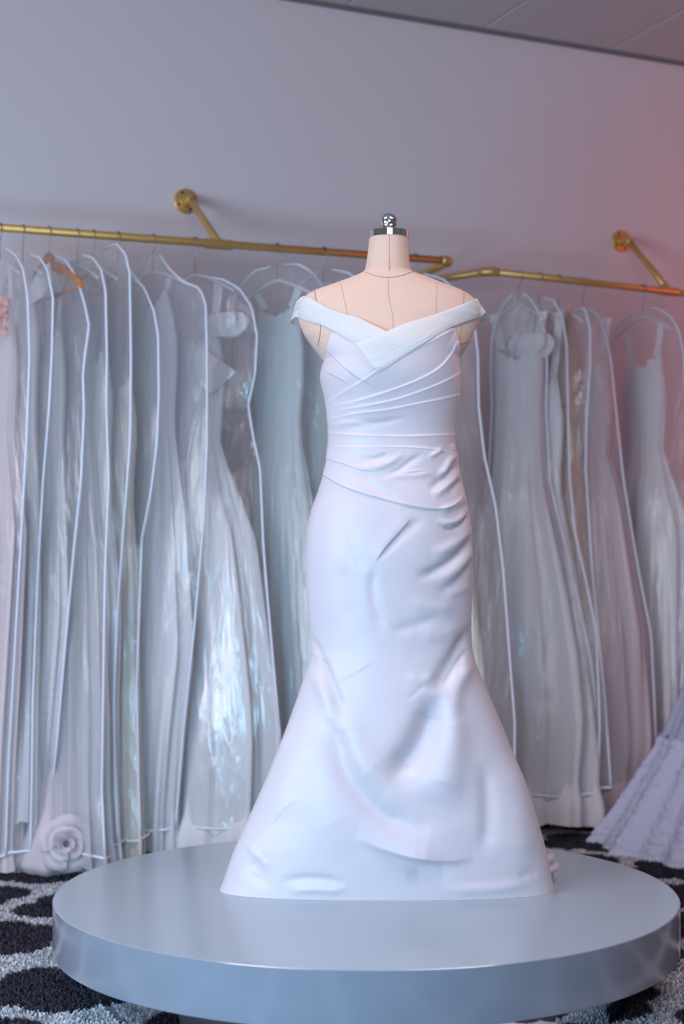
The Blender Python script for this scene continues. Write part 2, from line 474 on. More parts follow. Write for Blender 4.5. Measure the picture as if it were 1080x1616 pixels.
# torso outline in pixels: y, left, right, front half depth (m), back half depth, exponent
TOR = [(745, 512, 722, .105, .11, 2.2), (690, 521, 714, .098, .10, 2.2), (640, 518, 718, .112, .105, 2.3), (600, 516, 721, .130, .11, 2.4), (578, 515, 722, .132, .11, 2.4),
       (566, 508, 726, .130, .11, 2.3), (548, 494, 737, .122, .11, 2.2), (530, 481, 746, .112, .108, 2.1), (512, 473, 754, .103, .105, 2.0), (498, 470, 758, .097, .103, 2.0),
       (485, 470, 757, .090, .10, 2.0), (474, 475, 751, .084, .098, 2.0), (465, 485, 741, .079, .095, 2.0), (457, 501, 726, .074, .09, 2.0), (450, 522, 706, .069, .085, 2.0),
       (443, 542, 688, .064, .08, 2.0), (437, 558, 672, .060, .075, 2.0), (432, 570, 656, .056, .07, 2.0), (428, 574, 650, .054, .065, 2.0)]
TOR = np.array(TOR, float)
def torso_row(py):
    o_ = np.argsort(TOR[:, 0]); T = TOR[o_]
    return [np.interp(py, T[:, 0], T[:, k]) for k in range(1, 6)]
def torso_front(px, py):
    """depth of the dress form's front at a photo pixel"""
    l, r, bf, bb, n = torso_row(py)
    c = (l + r) / 2; a = (r - l) / 2
    t = min(1.0, abs(px - c) / a)
    return DC - bf * (1 - t ** n) ** (1 / n)
def on_form(px, py, surf=None):
    """depth where the sight line of a photo pixel meets the form (or gown) front"""
    f_ = surf or torso_front
    D = DC - 0.05
    for _ in range(5):
        D = f_(540 + (px - 540) * D / DC, HY + (py - HY) * D / DC)
    return D
def ring(l, r, bf, bb, n, z, cols=96, D=DC):
    th = np.linspace(0, 2 * np.pi, cols, endpoint=False)
    s, c = np.sin(th), np.cos(th)
    cx = xpx((l + r) / 2); a = (r - l) / 2 / F * DC
    x = cx + a * np.sign(s) * np.abs(s) ** (2 / n)
    bsel = np.where(c > 0, bf, bb)
    y = D - bsel * np.sign(c) * np.abs(c) ** (2 / n)
    return np.stack([x, y, np.full(cols, z)], 1)
form = empty('dress_form', (xpx(613), DC, ZT), 'beige linen dress form with chrome neck cap wearing the white satin gown on the podium', 'mannequin')
ys = np.concatenate([np.linspace(745, 580, 24), np.linspace(576, 428, 60)])
G = np.array([ring(*torso_row(y), zpx(y)) for y in ys])
# close the base
Gc = G[0].mean(0); G = np.concatenate([np.array([Gc + (G[0] - Gc) * k for k in (0.02, 0.5)]), G])
torso = grid_obj('torso', G, M['linen'], form, wrap=True)
NECK = [(434, 573.5, 651.5, .056, .066), (428, 575.5, 649.5, .054, .062), (420, 577.5, 647.5, .052, .058), (408, 579.5, 646, .0480, .052), (392, 581.5, 645, .0455, .047), (378, 583, 644.3, .0432, .0435), (370, 583.8, 644, .0425, .0425)]
G = []
for (y, l, r, bf, bb) in NECK:
    tilt = 0.016 * max(0, (y - 408) / 26)              # neck seam dips at the front
    rg = ring(l, r, bf, bb, 2.1, zpx(y)); rg[:, 2] -= tilt * np.clip((DC - rg[:, 1]) / 0.056, -0.3, 1)
    G.append(rg)
grid_obj('neck', np.array(G), M['linen'], form, wrap=True)
npath = []
for x in np.linspace(574.5, 651.5, 40):
    y = 428 + 9.5 * max(0, 1 - ((x - 613) / 39) ** 2)
    npath.append(P(x, y, on_form(x, y) - 0.0004))
tube('neck_seam', npath, 0.0008, M['seam'], form, n=6)
zc = zpx(377); nx = xpx(613.7)
lathe('neck_cap', [(0.0435, 0), (0.0448, 0.0008), (0.0448, 0.0150), (0.0438, 0.0160), (0.012, 0.0168), (0.0, 0.0168)], (nx, DC, zc), M['chrome'], form, n=64, sharp=True)
nb = 24; rb = 0.0192; bz = zc + 0.0168 + 0.0215
prof = [(0.0105, zc + 0.0165 - bz), (0.0100, -rb * 0.93)] + [(rb * math.sin(a), -rb * math.cos(a)) for a in np.linspace(0.50, math.pi, nb)]
lathe('finial_ball', prof, (nx, DC, bz), M['chrome'], form, n=48)
def form_seam(pts, off=0.0001, r=0.0005):
    c = catmull(pts, 10)
    path = []
    for x, y in c:
        path.append(P(x, y, on_form(x, y) - off))
    tube('seam', path, r, M['seam'], form, n=5)
form_seam([(613, 436), (614, 470), (620, 500), (621, 530)])
form_seam([(538, 446), (543, 470), (548, 492), (552, 512)])
form_seam([(690, 446), (689, 470), (688, 500), (688, 520)])
form_seam([(497, 460), (499, 472), (503, 490), (506, 515), (505, 530), (502, 545)], r=0.0013)
form_seam([(732, 461), (731, 475), (729, 500), (728, 515), (726, 532), (725, 543)], r=0.0013)
form_seam([(725, 543), (733, 541), (742, 537)], r=0.0011)
tube('neck_centre_seam', [(xpx(613.5), DC - np.interp(377 + 58 * t, [370, 378, 392, 408, 420, 428, 436], [.0425, .0432, .0455, .048, .052, .0548, .0605]), zpx(377 + 58 * t)) for t in np.linspace(0, 1, 14)], 0.0006, M['seam'], form, n=5)
lathe('stand_pole', [(0.016, 0.02), (0.016, zpx(742) - ZT)], (xpx(615), DC, ZT), M['steel'], form, n=20)
lathe('stand_base', [(0, 0), (0.10, 0), (0.10, 0.012), (0.03, 0.022), (0, 0.022)], (xpx(615), DC, ZT), M['steel'], form, n=40, sharp=True)

# ------------------------------------------------------------------ satin gown
SIL = [(560, 513, 724.5), (580, 508, 725.5), (592, 505, 726), (620, 510, 726), (637, 514, 723.5), (660, 516, 719.5), (681, 517.5, 718), (705, 517, 719), (725, 515, 723), (745, 511, 726.5),
       (775, 502, 733), (800, 493, 739), (833, 485.5, 744), (867, 482.5, 746), (900, 482, 746), (933, 483.5, 745.5), (967, 486, 744.5), (1000, 489, 744.5), (1024, 489.5, 746), (1045, 486.5, 751),
       (1060, 482.5, 757), (1083, 475, 766.5), (1100, 469.5, 774), (1140, 455, 791), (1167, 445, 802), (1211, 427, 819.5), (1260, 406, 837), (1300, 388, 850), (1335, 372, 860), (1361, 362, 866), (1385, 354, 870.5), (1403, 347, 875)]
SIL = np.array(SIL, float)
BFR = [(560, .134), (592, .137), (640, .120), (690, .107), (745, .112), (800, .125), (867, .128), (940, .118), (1024, .108), (1100, .112), (1200, .122), (1300, .125), (1403, .118)]
BBK = [(560, .115), (690, .106), (800, .150), (867, .155), (1024, .12), (1100, .16), (1250, .26), (1403, .36)]
BFR = np.array(BFR); BBK = np.array(BBK)
EXN = np.array([(560, 2.4), (690, 2.3), (867, 2.2), (1024, 2.2), (1200, 2.3), (1403, 2.5)])

def smooth_interp(y, X, Y):
    # monotone-ish cubic through the table
    m = np.gradient(Y, X); i = np.clip(np.searchsorted(X, y) - 1, 0, len(X) - 2)
    h = X[i + 1] - X[i]; t = np.clip((y - X[i]) / h, 0, 1)
    return ((2 * t ** 3 - 3 * t ** 2 + 1) * Y[i] + (t ** 3 - 2 * t ** 2 + t) * h * m[i] + (-2 * t ** 3 + 3 * t ** 2) * Y[i + 1] + (t ** 3 - t ** 2) * h * m[i + 1])

def poly_field(x, y, pts):
    """distance, signed side (positive = left of travel, i.e. above for a left-to-right line) and parameter along a smoothed line"""
    c = catmull(pts, 7)
    seg = np.hypot(*(c[1:] - c[:-1]).T); cum = np.concatenate([[0], np.cumsum(seg)]); L = cum[-1]
    best = np.full(x.shape, 1e9); side = np.zeros(x.shape); par = np.zeros(x.shape); over = np.zeros(x.shape)
    for i in range(len(c) - 1):
        ax, ay = c[i]; bx, by = c[i + 1]; dx, dy = bx - ax, by - ay; l2 = dx * dx + dy * dy
        tr = ((x - ax) * dx + (y - ay) * dy) / l2
        t = np.clip(tr, 0, 1)
        qx, qy = x - ax - t * dx, y - ay - t * dy
        dd = np.hypot(qx, qy)
        mk = dd < best
        best = np.where(mk, dd, best)
        side = np.where(mk, np.sign(qx * dy - qy * dx), side)
        par = np.where(mk, (cum[i] + t * seg[i]) / L, par)
    return best, side, par

# fold(line, height m, width over, taper start/end): cloth overlapping above the line
FOLDS = [
    ([(716, 519), (682, 537), (650, 554), (598, 584), (573, 601), (545, 618), (512, 641)], .0070, 22, .0, .0),
    ([(598, 586), (579, 562), (560, 538), (552, 528)], .0060, 14, .12, .2),
    ([(516, 551), (530, 565), (555, 588), (573, 600)], .0045, 14, .0, .0),
    ([(514, 586), (528, 592), (545, 602), (556, 609)], .0030, 10, .0, .3),
    ([(719, 543), (710, 561), (690, 583), (650, 604), (600, 622), (560, 634), (519, 643)], .0055, 16, .0, .25),
    ([(727, 584), (722, 591), (695, 605), (660, 619), (620, 632), (570, 642), (522, 649)], .0050, 15, .0, .30),
    ([(727, 622), (700, 629), (660, 637), (610, 647), (560, 653), (517, 664)], .0045, 20, .0, .05),
    ([(719, 686), (680, 687), (630, 688.5), (560, 686), (517, 683)], .0045, 9, .0, .0),
    ([(724, 716), (705, 713), (680, 708), (630, 705), (570, 705.5), (517, 705)], .0050, 14, .0, .0),
    ([(514, 723), (540, 730), (565, 739), (590, 743)], .0040, 12, .0, .5),
    ([(509, 747), (535, 763), (570, 777), (610, 788), (650, 798), (690, 803), (712, 798), (728, 784), (736, 766)], .0070, 22, .0, .1),
    ([(591, 888), (607, 866), (627, 843), (648, 819)], .0070, 12, .25, .12),
    ([(625, 748), (650, 744), (682, 741)], .0030, 8, .4, .4),
    ([(560, 1318), (600, 1336), (650, 1350), (703, 1357), (748, 1352)], .040, 30, .5, .4),
]
# ridge(line, amplitude m, half width px start, end, taper)
RIDGES = [
    # waist-hip gathers
    ([(520, 672), (555, 668), (590, 672)], .0020, 5, 5), ([(548, 672), (590, 668), (640, 660)], -.0025, 6, 4),
    ([(560, 738), (590, 738), (615, 730), (640, 714)], .0045, 7, 5), ([(565, 722), (590, 724), (618, 716)], -.0030, 5, 4),
    ([(560, 741), (580, 757), (600, 775), (640, 795)], -.0045, 6, 6), ([(600, 752), (625, 745), (650, 727), (672, 715)], -.0035, 5, 5),
    ([(600, 765), (622, 752), (660, 750), (690, 744)], .0030, 6, 5),
    ([(722, 716), (710, 726), (702, 742), (690, 752)], .0060, 5, 6), ([(724, 728), (716, 742), (700, 757), (675, 772)], -.0050, 5, 7),
    ([(726, 738), (718, 752), (702, 768), (680, 786)], .0050, 5, 7), ([(730, 756), (720, 768), (705, 780)], -.0045, 4, 6),
    ([(700, 704), (690, 714), (675, 722)], .0035, 4, 4), ([(712, 700), (716, 708), (714, 714)], .0040, 4, 4),
    ([(735, 775), (728, 790), (712, 800), (690, 806)], .0045, 5, 6),
    ([(738, 800), (726, 818), (705, 826), (690, 818)], .0060, 5, 6), ([(741, 806), (730, 826), (712, 834), (690, 826)], -.0050, 4, 6),
    # right hip radiating folds
    ([(744, 826), (732, 846), (708, 864), (680, 876)], .0055, 6, 10), ([(745, 842), (734, 866), (712, 886), (685, 902), (655, 912)], -.0095, 6, 9),
    ([(746, 856), (735, 884), (715, 904), (690, 918)], .0050, 6, 10), ([(747, 878), (732, 906), (710, 926), (685, 936)], -.0035, 6, 9),
    ([(746, 920), (728, 932), (700, 940)], .0020, 5, 8),
    ([(592, 890), (588, 930), (598, 975), (612, 1005)], -.0030, 7, 12),
    ([(548, 830), (560, 870), (580, 905)], -.0020, 8, 10), ([(535, 880), (545, 950), (550, 1000)], -.0016, 9, 12),
    ([(640, 950), (690, 960), (725, 950)], .0025, 12, 10), ([(660, 1000), (700, 1000), (728, 985)], .0030, 14, 10),
    ([(610, 1000), (660, 985), (700, 970)], -.0025, 10, 8),
    # knee seams and drag lines
    ([(489, 996), (500, 1020), (513, 1052), (526, 1085), (545, 1140)], -.0060, 4, 9), ([(491, 1024), (502, 1032), (512, 1048)], .0040, 5, 6),
    ([(484, 1050), (500, 1070), (518, 1110), (528, 1160)], .0060, 9, 16),
    ([(743, 1020), (728, 1042), (712, 1068), (700, 1092)], -.0040, 3, 5),
    ([(744, 985), (726, 1022), (704, 1062), (686, 1100)], -.0110, 8, 16), ([(748, 1035), (735, 1058), (718, 1090), (710, 1140)], .0080, 9, 18),
    ([(525, 1078), (560, 1060), (592, 1040)], .0010, 4, 4), ([(640, 1105), (655, 1095), (672, 1078)], -.0012, 5, 5),
    ([(640, 1062), (665, 1074), (690, 1060)], .0025, 9, 8),
    ([(596, 886), (620, 858), (645, 834), (674, 818)], -.0050, 3, 11),
    # skirt drapes
    ([(690, 1095), (680, 1140), (658, 1185), (634, 1215), (614, 1238)], -.0300, 21, 22), ([(700, 1100), (712, 1160), (706, 1220), (690, 1275)], .0140, 20, 34),
    ([(540, 1110), (556, 1170), (584, 1215), (616, 1236)], .0060, 26, 22),
    ([(522, 1100), (534, 1170), (550, 1225), (590, 1276), (630, 1300), (660, 1307), (688, 1288)], -.0110, 18, 16),
    ([(762, 1200), (770, 1260), (768, 1320), (752, 1352)], -.0060, 12, 14), ([(808, 1180), (822, 1260), (820, 1340), (806, 1385)], .0075, 28, 30),
    ([(455, 1140), (450, 1220), (440, 1300)], .0050, 26, 34),
    ([(470, 1120), (490, 1200), (520, 1290), (560, 1350)], .0045, 28, 36),
    # hem crinkles
    ([(356, 1398), (372, 1368), (392, 1345), (408, 1322), (428, 1298), (452, 1272), (480, 1256)], .0016, 3, 4),
    ([(383, 1330), (395, 1338), (402, 1346), (420, 1366), (430, 1372)], .0020, 5, 7),
    ([(395, 1352), (410, 1378), (400, 1398)], -.0035, 16, 16),
    ([(440, 1392), (480, 1386), (520, 1388), (548, 1397)], -.0028, 7, 7), ([(455, 1406), (495, 1404), (530, 1405), (552, 1398)], .0028, 6, 6),
    ([(640, 1384), (675, 1374), (720, 1374)], -.0050, 14, 16), ([(690, 1402), (740, 1404), (800, 1400), (850, 1388)], .0035, 9, 9),
    ([(820, 1388), (836, 1378), (850, 1384)], -.0020, 8, 8),
]
NF, NB, NR = 420, 70, 800
thf = np.linspace(-math.pi / 2, math.pi / 2, NF, endpoint=False); thb = np.linspace(math.pi / 2, 1.5 * math.pi, NB, endpoint=False)
th = np.concatenate([thf, thb]); S_, C_ = np.sin(th), np.cos(th)
# upper edge of the satin, in pixel rows, per column
topx = np.array([505, 514, 521, 535, 560, 590, 611, 640, 680, 712, 719, 724, 727]); topy = np.array([588, 560, 526, 524, 530, 545, 545, 532, 524, 515, 540, 560, 580])
colx = 618 + 107 * np.sign(S_) * np.abs(S_) ** (2 / 2.4)
tY = np.where(C_ > 0, np.interp(colx, topx, topy), 590.0)
tY = np.where((C_ <= 0), 590.0, np.clip(HY + (tY - HY) * (DC - 0.115 * np.clip(C_, 0, 1) ** 0.5) / DC, 0, 590))
v = np.linspace(0, 1, NR)[:, None]
PY = tY[None, :] + (1403.0 - tY[None, :]) * v                    # nominal pixel rows
Lq = smooth_interp(np.maximum(PY, 560), SIL[:, 0], SIL[:, 1]); Rq = smooth_interp(np.maximum(PY, 560), SIL[:, 0], SIL[:, 2])
PYc = np.clip(PY, 560, 1403)
bf = smooth_interp(PYc, BFR[:, 0], BFR[:, 1]); bb = smooth_interp(PYc, BBK[:, 0], BBK[:, 1]); ex = smooth_interp(PYc, EXN[:, 0], EXN[:, 1])
# follow the form's chest above the bust so that the cloth lies on it
a = (Rq - Lq) / 2 / F * DC; cx = ((Rq + Lq) / 2 - 540) / F * DC
s = S_[None, :]; c = C_[None, :]
X = cx + a * np.sign(s) * np.abs(s) ** (2 / ex)
Y = DC - np.where(c > 0, bf, bb) * np.sign(c) * np.abs(c) ** (2 / ex)
Z = EYE - (PY - HY) / F * DC + 0 * X
oT = np.argsort(TOR[:, 0]); TT = TOR[oT]
pxn = 540 + X / DC * F
tl, trr, tbf, tn = [np.interp(PY, TT[:, 0], TT[:, k]) for k in (1, 2, 3, 5)]
tq = np.clip(np.abs(pxn - (tl + trr) / 2) / ((trr - tl) / 2), 0, 1)
tor_d = DC - tbf * (1 - tq ** tn) ** (1 / tn) - 0.0045 * np.clip((PY - 533) / 22, 0, 1)
Y = np.where((c > 0) & (PY < 640), np.minimum(Y, tor_d), Y)
# hem waves at the back
hw = np.clip((PY - 1200) / 203, 0, 1)
Y = Y + np.where(c < 0, -0.02 * hw * np.sin(th * 9)[None, :] * (-c), 0)
ppx = 540 + F * X / Y; ppy = HY + F * (EYE - Z) / Y
disp = np.zeros_like(X)
front = (c > 0.02) & np.ones_like(X, bool)
fi = np.where(front)
fx, fy = ppx[fi], ppy[fi]
acc = np.zeros(len(fx))
def tap(par, t0, t1):
    r = np.ones_like(par)
    if t0 > 0: r *= np.clip(par / t0, 0, 1) ** 1.2
    if t1 > 0: r *= np.clip((1 - par) / t1, 0, 1) ** 1.2
    return r
for pts, h, w, t0, t1 in FOLDS:
    p_ = np.array(pts); bx0, by0 = p_.min(0) - 70; bx1, by1 = p_.max(0) + 70
    k = np.where((fx > bx0) & (fx < bx1) & (fy > by0) & (fy < by1))[0]
    dd, sd, par = poly_field(fx[k], fy[k], pts)
    soft = 1.5 if h < .012 else 7.0
    up = np.where(sd > 0, np.clip(1 - dd / (2.2 * w), 0, 1) ** 1.3, np.exp(-(dd / soft) ** 2))
    acc[k] += 0.50 * h * up * tap(par, t0, t1)
    if h > .012: continue
    acc[k] += 0.0006 * np.exp(-((np.where(sd > 0, dd, -dd) - 0.6) / 1.3) ** 2) * tap(par, max(t0, .05), max(t1, .05))
for pts, amp, wa, wb in RIDGES:
    p_ = np.array(pts); W = 3 * max(wa, wb); bx0, by0 = p_.min(0) - W; bx1, by1 = p_.max(0) + W
    k = np.where((fx > bx0) & (fx < bx1) & (fy > by0) & (fy < by1))[0]
    dd, sd, par = poly_field(fx[k], fy[k], pts)
    w = wa + (wb - wa) * par
    acc[k] += amp * np.exp(-(dd / w) ** 2) * tap(par, .25, .25)
disp[fi] = acc
disp *= np.clip(c / 0.25, 0, 1)
# outward direction in plan
nxn = np.sign(s) * np.abs(s) ** (2 - 2 / ex) / a; nyn = -np.sign(c) * np.abs(c) ** (2 - 2 / ex) / np.where(c > 0, bf, bb)
nl = np.hypot(nxn, nyn) + 1e-9
X = X + disp * nxn / nl; Y = Y + disp * nyn / nl
gown = empty('satin_mermaid_gown', (xpx(612), DC, ZT), 'white satin off the shoulder mermaid gown standing on the round white podium', 'gown')
grid_obj('satin_body', np.stack([X, Y, Z], -1), M['satin'], gown, wrap=True)

def gown_front(px, py):
    py_ = max(py, 545.0)
    l = np.interp(py_, SIL[:, 0], SIL[:, 1]); r = np.interp(py_, SIL[:, 0], SIL[:, 2]); b_ = np.interp(py_, BFR[:, 0], BFR[:, 1])
    t = min(1, abs(px - (l + r) / 2) / ((r - l) / 2)); n = 2.4
    return DC - b_ * (1 - t ** n) ** (1 / n)

# tulle bands: upper and lower edges in pixels from the V outwards to the arm
def band(name, up, lo, off, sign, rows=46, wrap_back=True):
    U = catmull(up, 10); Lo = catmull(lo, 10)
    def resamp(c, n):
        sg = np.concatenate([[0], np.cumsum(np.hypot(*(c[1:] - c[:-1]).T))]); t = np.linspace(0, sg[-1], n)
        return np.stack([np.interp(t, sg, c[:, 0]), np.interp(t, sg, c[:, 1])], 1)
    nc = 90
    U = resamp(U, nc); Lo = resamp(Lo, nc)
    V = np.zeros((rows, nc + (40 if wrap_back else 0), 3))
    for j in range(nc):
        for i in range(rows):
            t = i / (rows - 1)
            x = U[j, 0] * (1 - t) + Lo[j, 0] * t; y = U[j, 1] * (1 - t) + Lo[j, 1] * t
            D = on_form(x, y)
            if y > 500 and 500 < x < 736: D -= max(0, D - on_form(x, y, gown_front)) * min(1, (y - 500) / 45)
            crease = 0.00016 * math.sin(t * 2 * math.pi * 11 + 1.5 * math.sin(j * 0.07)) + 0.0005 * vnoise(t * 14, j * 0.05, sign)
            edge = 0.002 * (1 - (2 * t - 1) ** 8)
            dep = D - off - crease - edge
            V[i, j] = P(x, y, dep)
    if wrap_back:
        for k in range(40):
            q = (k + 1) / 40
            for i in range(rows):
                e = V[i, nc - 1]; e0 = V[i, nc - 6]
                ang = q * math.pi * 0.5
                # round the arm and run across the back
                x = e[0] + sign * (0.012 * math.sin(min(q * 4, 1) * math.pi)) - sign * 0.24 * max(0, q - 0.2)
                yb = e[1] + (DC + 0.118 - e[1]) * min(1, (q / 0.35)) ** 0.8
                z = e[2] - 0.03 * q
                V[i, nc + k] = (x, yb + 0.001 * math.sin(i * 0.9), z)
    return grid_obj(name, V, M['band'], gown)
band('sleeve_band', [(618, 528), (611, 523), (590, 513), (566, 501), (550, 497), (520, 487), (500, 476), (482, 467), (474, 470)],
     [(585, 541), (575, 541), (560, 539), (546, 534), (535, 528), (522, 520), (505, 512), (483, 506), (466, 500)], .0035, -1)
band('sleeve_band', [(561, 541), (586, 533), (611, 523), (640, 510), (680, 498), (715, 486), (740, 476), (752, 471), (757, 478), (760, 482)],
     [(598, 588), (625, 570), (652, 553), (672, 541), (690, 529), (712, 517), (735, 508), (757, 501), (767, 493)], .0070, 1)
# folded end of the hem at the right
V = []
for i in range(26):
    t = i / 25
    row = []
    for j in range(12):
        u = j / 11
        x = 862 + 19 * math.sin(u * math.pi * 0.9) * (0.55 + 0.45 * math.sin(math.pi * min(1, t * 1.15))) + 4 * math.sin(t * 13 + u * 3) * u
        D = DC + 0.03 + 0.10 * u + 0.008 * math.sin(t * 17 + u * 5)
        z = ZT + 0.002 + (1 - t) * 0.075 * (1 - 0.35 * u)
        row.append((xpx(x, D), D, z))
    V.append(row)
grid_obj('train_fold', np.array(V), M['satin'], gown)

# ------------------------------------------------------------------ gold rails
RZ = EYE + 1.04
def rail_pt(px, py):
    D = F * (RZ - EYE) / (HY - py); return P(px, py, D)
PR = 0.0128
def elbow_path(a, b, c, r=0.03, n=8):
    a, b, c = map(np.array, (a, b, c))
    u = (a - b) / np.linalg.norm(a - b); w = (c - b) / np.linalg.norm(c - b)
    return np.array([(1 - t) ** 2 * (b + u * r) + 2 * t * (1 - t) * b + t * t * (b + w * r) for t in np.linspace(0, 1, n)])
def flange(center, normal, parent):
    ft = lathe('flange', [(0, 0.0005), (0.043, 0.0005), (0.043, 0.006), (0.040, 0.0085), (0.022, 0.009), (0.020, 0.012), (0.0195, 0.026), (0.0, 0.026)], center, M['gold'], parent, axis=normal, n=40, sharp=True)
    n = np.array(normal); e1 = np.cross(n, UP); e1 /= np.linalg.norm(e1); e2 = np.cross(e1, n)
    for k in range(4):
        an = math.pi / 4 + k * math.pi / 2 + 0.3
        c_ = np.array(center) + (e1 * math.cos(an) + e2 * math.sin(an)) * 0.031 + n * 0.0075
        lathe('screw', [(0, 0), (0.005, 0), (0.005, 0.0022), (0, 0.0028)], c_, M['dark'], ft, axis=normal, n=12)
def collar(name, p, dirv, parent, r=0.0165, L=0.03):
    dv = np.array(dirv) / np.linalg.norm(dirv)
    lathe(name, [(0.0125, -L), (r, -L), (r, L), (0.0125, L)], p, M['gold'], parent, axis=dv, n=24, sharp=True)
def to_wall(p, nrm=None):
    """foot of a horizontal arm from p to the wall"""
    n = wnor if nrm is None else nrm
    # wall: (q-w0).wnor = 0
    k = np.dot(np.array(p) - w0, wnor) / np.dot(n, wnor)
    return np.array(p) - n * k

def build_rail(name, pts_px, label, brace_px, flange_px, end_left):
    a = rail_pt(*pts_px[0]); b = rail_pt(*pts_px[1]); dv = (b - a) / np.linalg.norm(b - a)
    t = empty(name, (a + b) / 2, label, 'clothes rail')
    return a, b, dv, t
# left rail (runs on beyond the frame to the left)
a = rail_pt(0, 359.5); b = rail_pt(712, 412); dvL = (b - a) / np.linalg.norm(b - a); a0 = a - dvL * 0.55
railL = empty('clothes_rail', (a0 + b) / 2, 'long gold pipe rail along the wall left of the dress form', 'clothes rail')
def rail_body(t, start, end, dv, elbows, nrm):
    """straight pipe with an elbow and a wall arm at the chosen ends"""
    p0, p1 = start.copy(), end.copy()
    if 'start' in elbows: p0 = start + dv * 0.03
    if 'end' in elbows: p1 = end - dv * 0.03
    tube('pipe', [p0, (p0 + p1) / 2, p1], PR, M['gold'], t, n=20)
    for side, q in (('start', start), ('end', end)):
        if side not in elbows: continue
        wp = to_wall(q, nrm)
        inn = q + dv * 0.06 if side == 'start' else q - dv * 0.06
        ep = elbow_path(inn, q, wp, 0.034)
        rr = 0.0165
        tube('elbow', ep, rr, M['gold'], t, n=18)
        u = (wp - q) / np.linalg.norm(wp - q)
        tube('arm', [q + u * 0.03, (q + wp) / 2, wp], PR, M['gold'], t, n=18)
        flange(wp + wnor * 0.0002, wnor, t)
rail_body(railL, a0, b, dvL, ('end',), np.array([dvL[1], -dvL[0], 0]))
def brace(t, rail_px, fl_px, dv):
    q = rail_pt(*rail_px); fp = wall_point(*fl_px)
    q_top = q + UP * 0.006
    el = fp + wnor * 0.045
    flange(fp, wnor, t)
    tube('brace_elbow', elbow_path(fp + wnor * 0.015, el, q_top, 0.03), 0.0165, M['gold'], t, n=18)
    u = (q_top - el) / np.linalg.norm(q_top - el)
    tube('brace', [el + u * 0.028, (el + q_top) / 2, q_top], 0.0125, M['gold'], t, n=18)
    collar('tee', q, dv, t, L=0.045)
    lathe('tee_socket', [(0.0125, 0.012), (0.0168, 0.012), (0.0168, 0.034), (0.0125, 0.034)], q, M['gold'], t, axis=-u, n=22, sharp=True)
brace(railL, (345, 385.5), (293, 318), dvL)
# right rail
a = rail_pt(772, 428); b = rail_pt(1080, 463); dvR = (b - a) / np.linalg.norm(b - a); b0 = b + dvR * 0.35
railR = empty('clothes_rail', (a + b0) / 2, 'gold pipe rail on the pink lit wall right of the dress form', 'clothes rail')
rail_body(railR, a, b0, dvR, ('start',), np.array([dvR[1], -dvR[0], 0]) * 0.94 + np.array([dvR[0], dvR[1], 0]) * 0.34)
brace(railR, (1055, 460), (980, 381), dvR)

def rail_at(px, left=True):
    """rail axis point at a pixel column"""
    p, dv = (rail_pt(0, 359.5), dvL) if left else (rail_pt(772, 428), dvR)
    mth = (px - 540) / F
    k = (mth * p[1] - p[0]) / (dv[0] - mth * dv[1])
    return p + dv * k

# ------------------------------------------------------------------ hangers, gowns and garment bags

def hanger(P0, b, rail_dir, label, wood=False, half=0.19, group=None, drop=0.115):
    h = empty('clothes_hanger', P0 - UP * drop, label, 'hanger', group)
    r = PR + 0.0022
    pts = []
    for an in np.linspace(math.radians(200), math.radians(-10), 14):
        pts.append(P0 + b * (r * math.cos(an)) + UP * (r * math.sin(an)))
    pts += [P0 + b * 0.013 - UP * 0.022, P0 + b * 0.004 - UP * 0.042, P0 - UP * 0.060, P0 - UP * drop]
    tube('hook', catmull(pts, 3), 0.0019, M['steel'], h, n=6)
    nk = P0 - UP * drop
    mat = M['wood'] if wood else M['plastic']
    n = 25
    prof = []
    for k in range(n):
        q = -1 + 2 * k / (n - 1)
        z = -(0.095 if wood else 0.065) * abs(q) ** 1.35
        prof.append((q * half, z))
    if wood:
        V = []
        for q, z in prof:
            hh = 0.016 * (1 - 0.35 * abs(q) / half); tt = 0.007
            for dz, dt in ((hh, -tt), (hh, tt), (-hh, tt), (-hh, -tt)):
                V.append(nk + b * q + UP * (z + dz) + rail_dir * dt)
        Fc = []
        for k in range(n - 1):
            for i in range(4):
                j = (i + 1) % 4
                Fc.append((k * 4 + i, k * 4 + j, k * 4 + 4 + j, k * 4 + 4 + i))
        Fc += [(3, 2, 1, 0), tuple((n - 1) * 4 + i for i in range(4))]
        o = mesh_obj('shoulder_bar', V, Fc, mat, h); mark_sharp(o)
        lathe('neck_disc', [(0, -0.009), (0.024, -0.009), (0.026, 0), (0.024, 0.009), (0, 0.009)], nk + UP * 0.012, mat, h, axis=rail_dir, n=24)
        tube('trouser_bar', [nk + b * (-half * .97) - UP * 0.098, nk - UP * 0.101, nk + b * half * .97 - UP * 0.098], 0.0055, mat, h, n=8)
    else:
        tube('shoulder_bar', [nk + b * q + UP * z for q, z in prof], 0.0048, mat, h, n=8)
    return nk

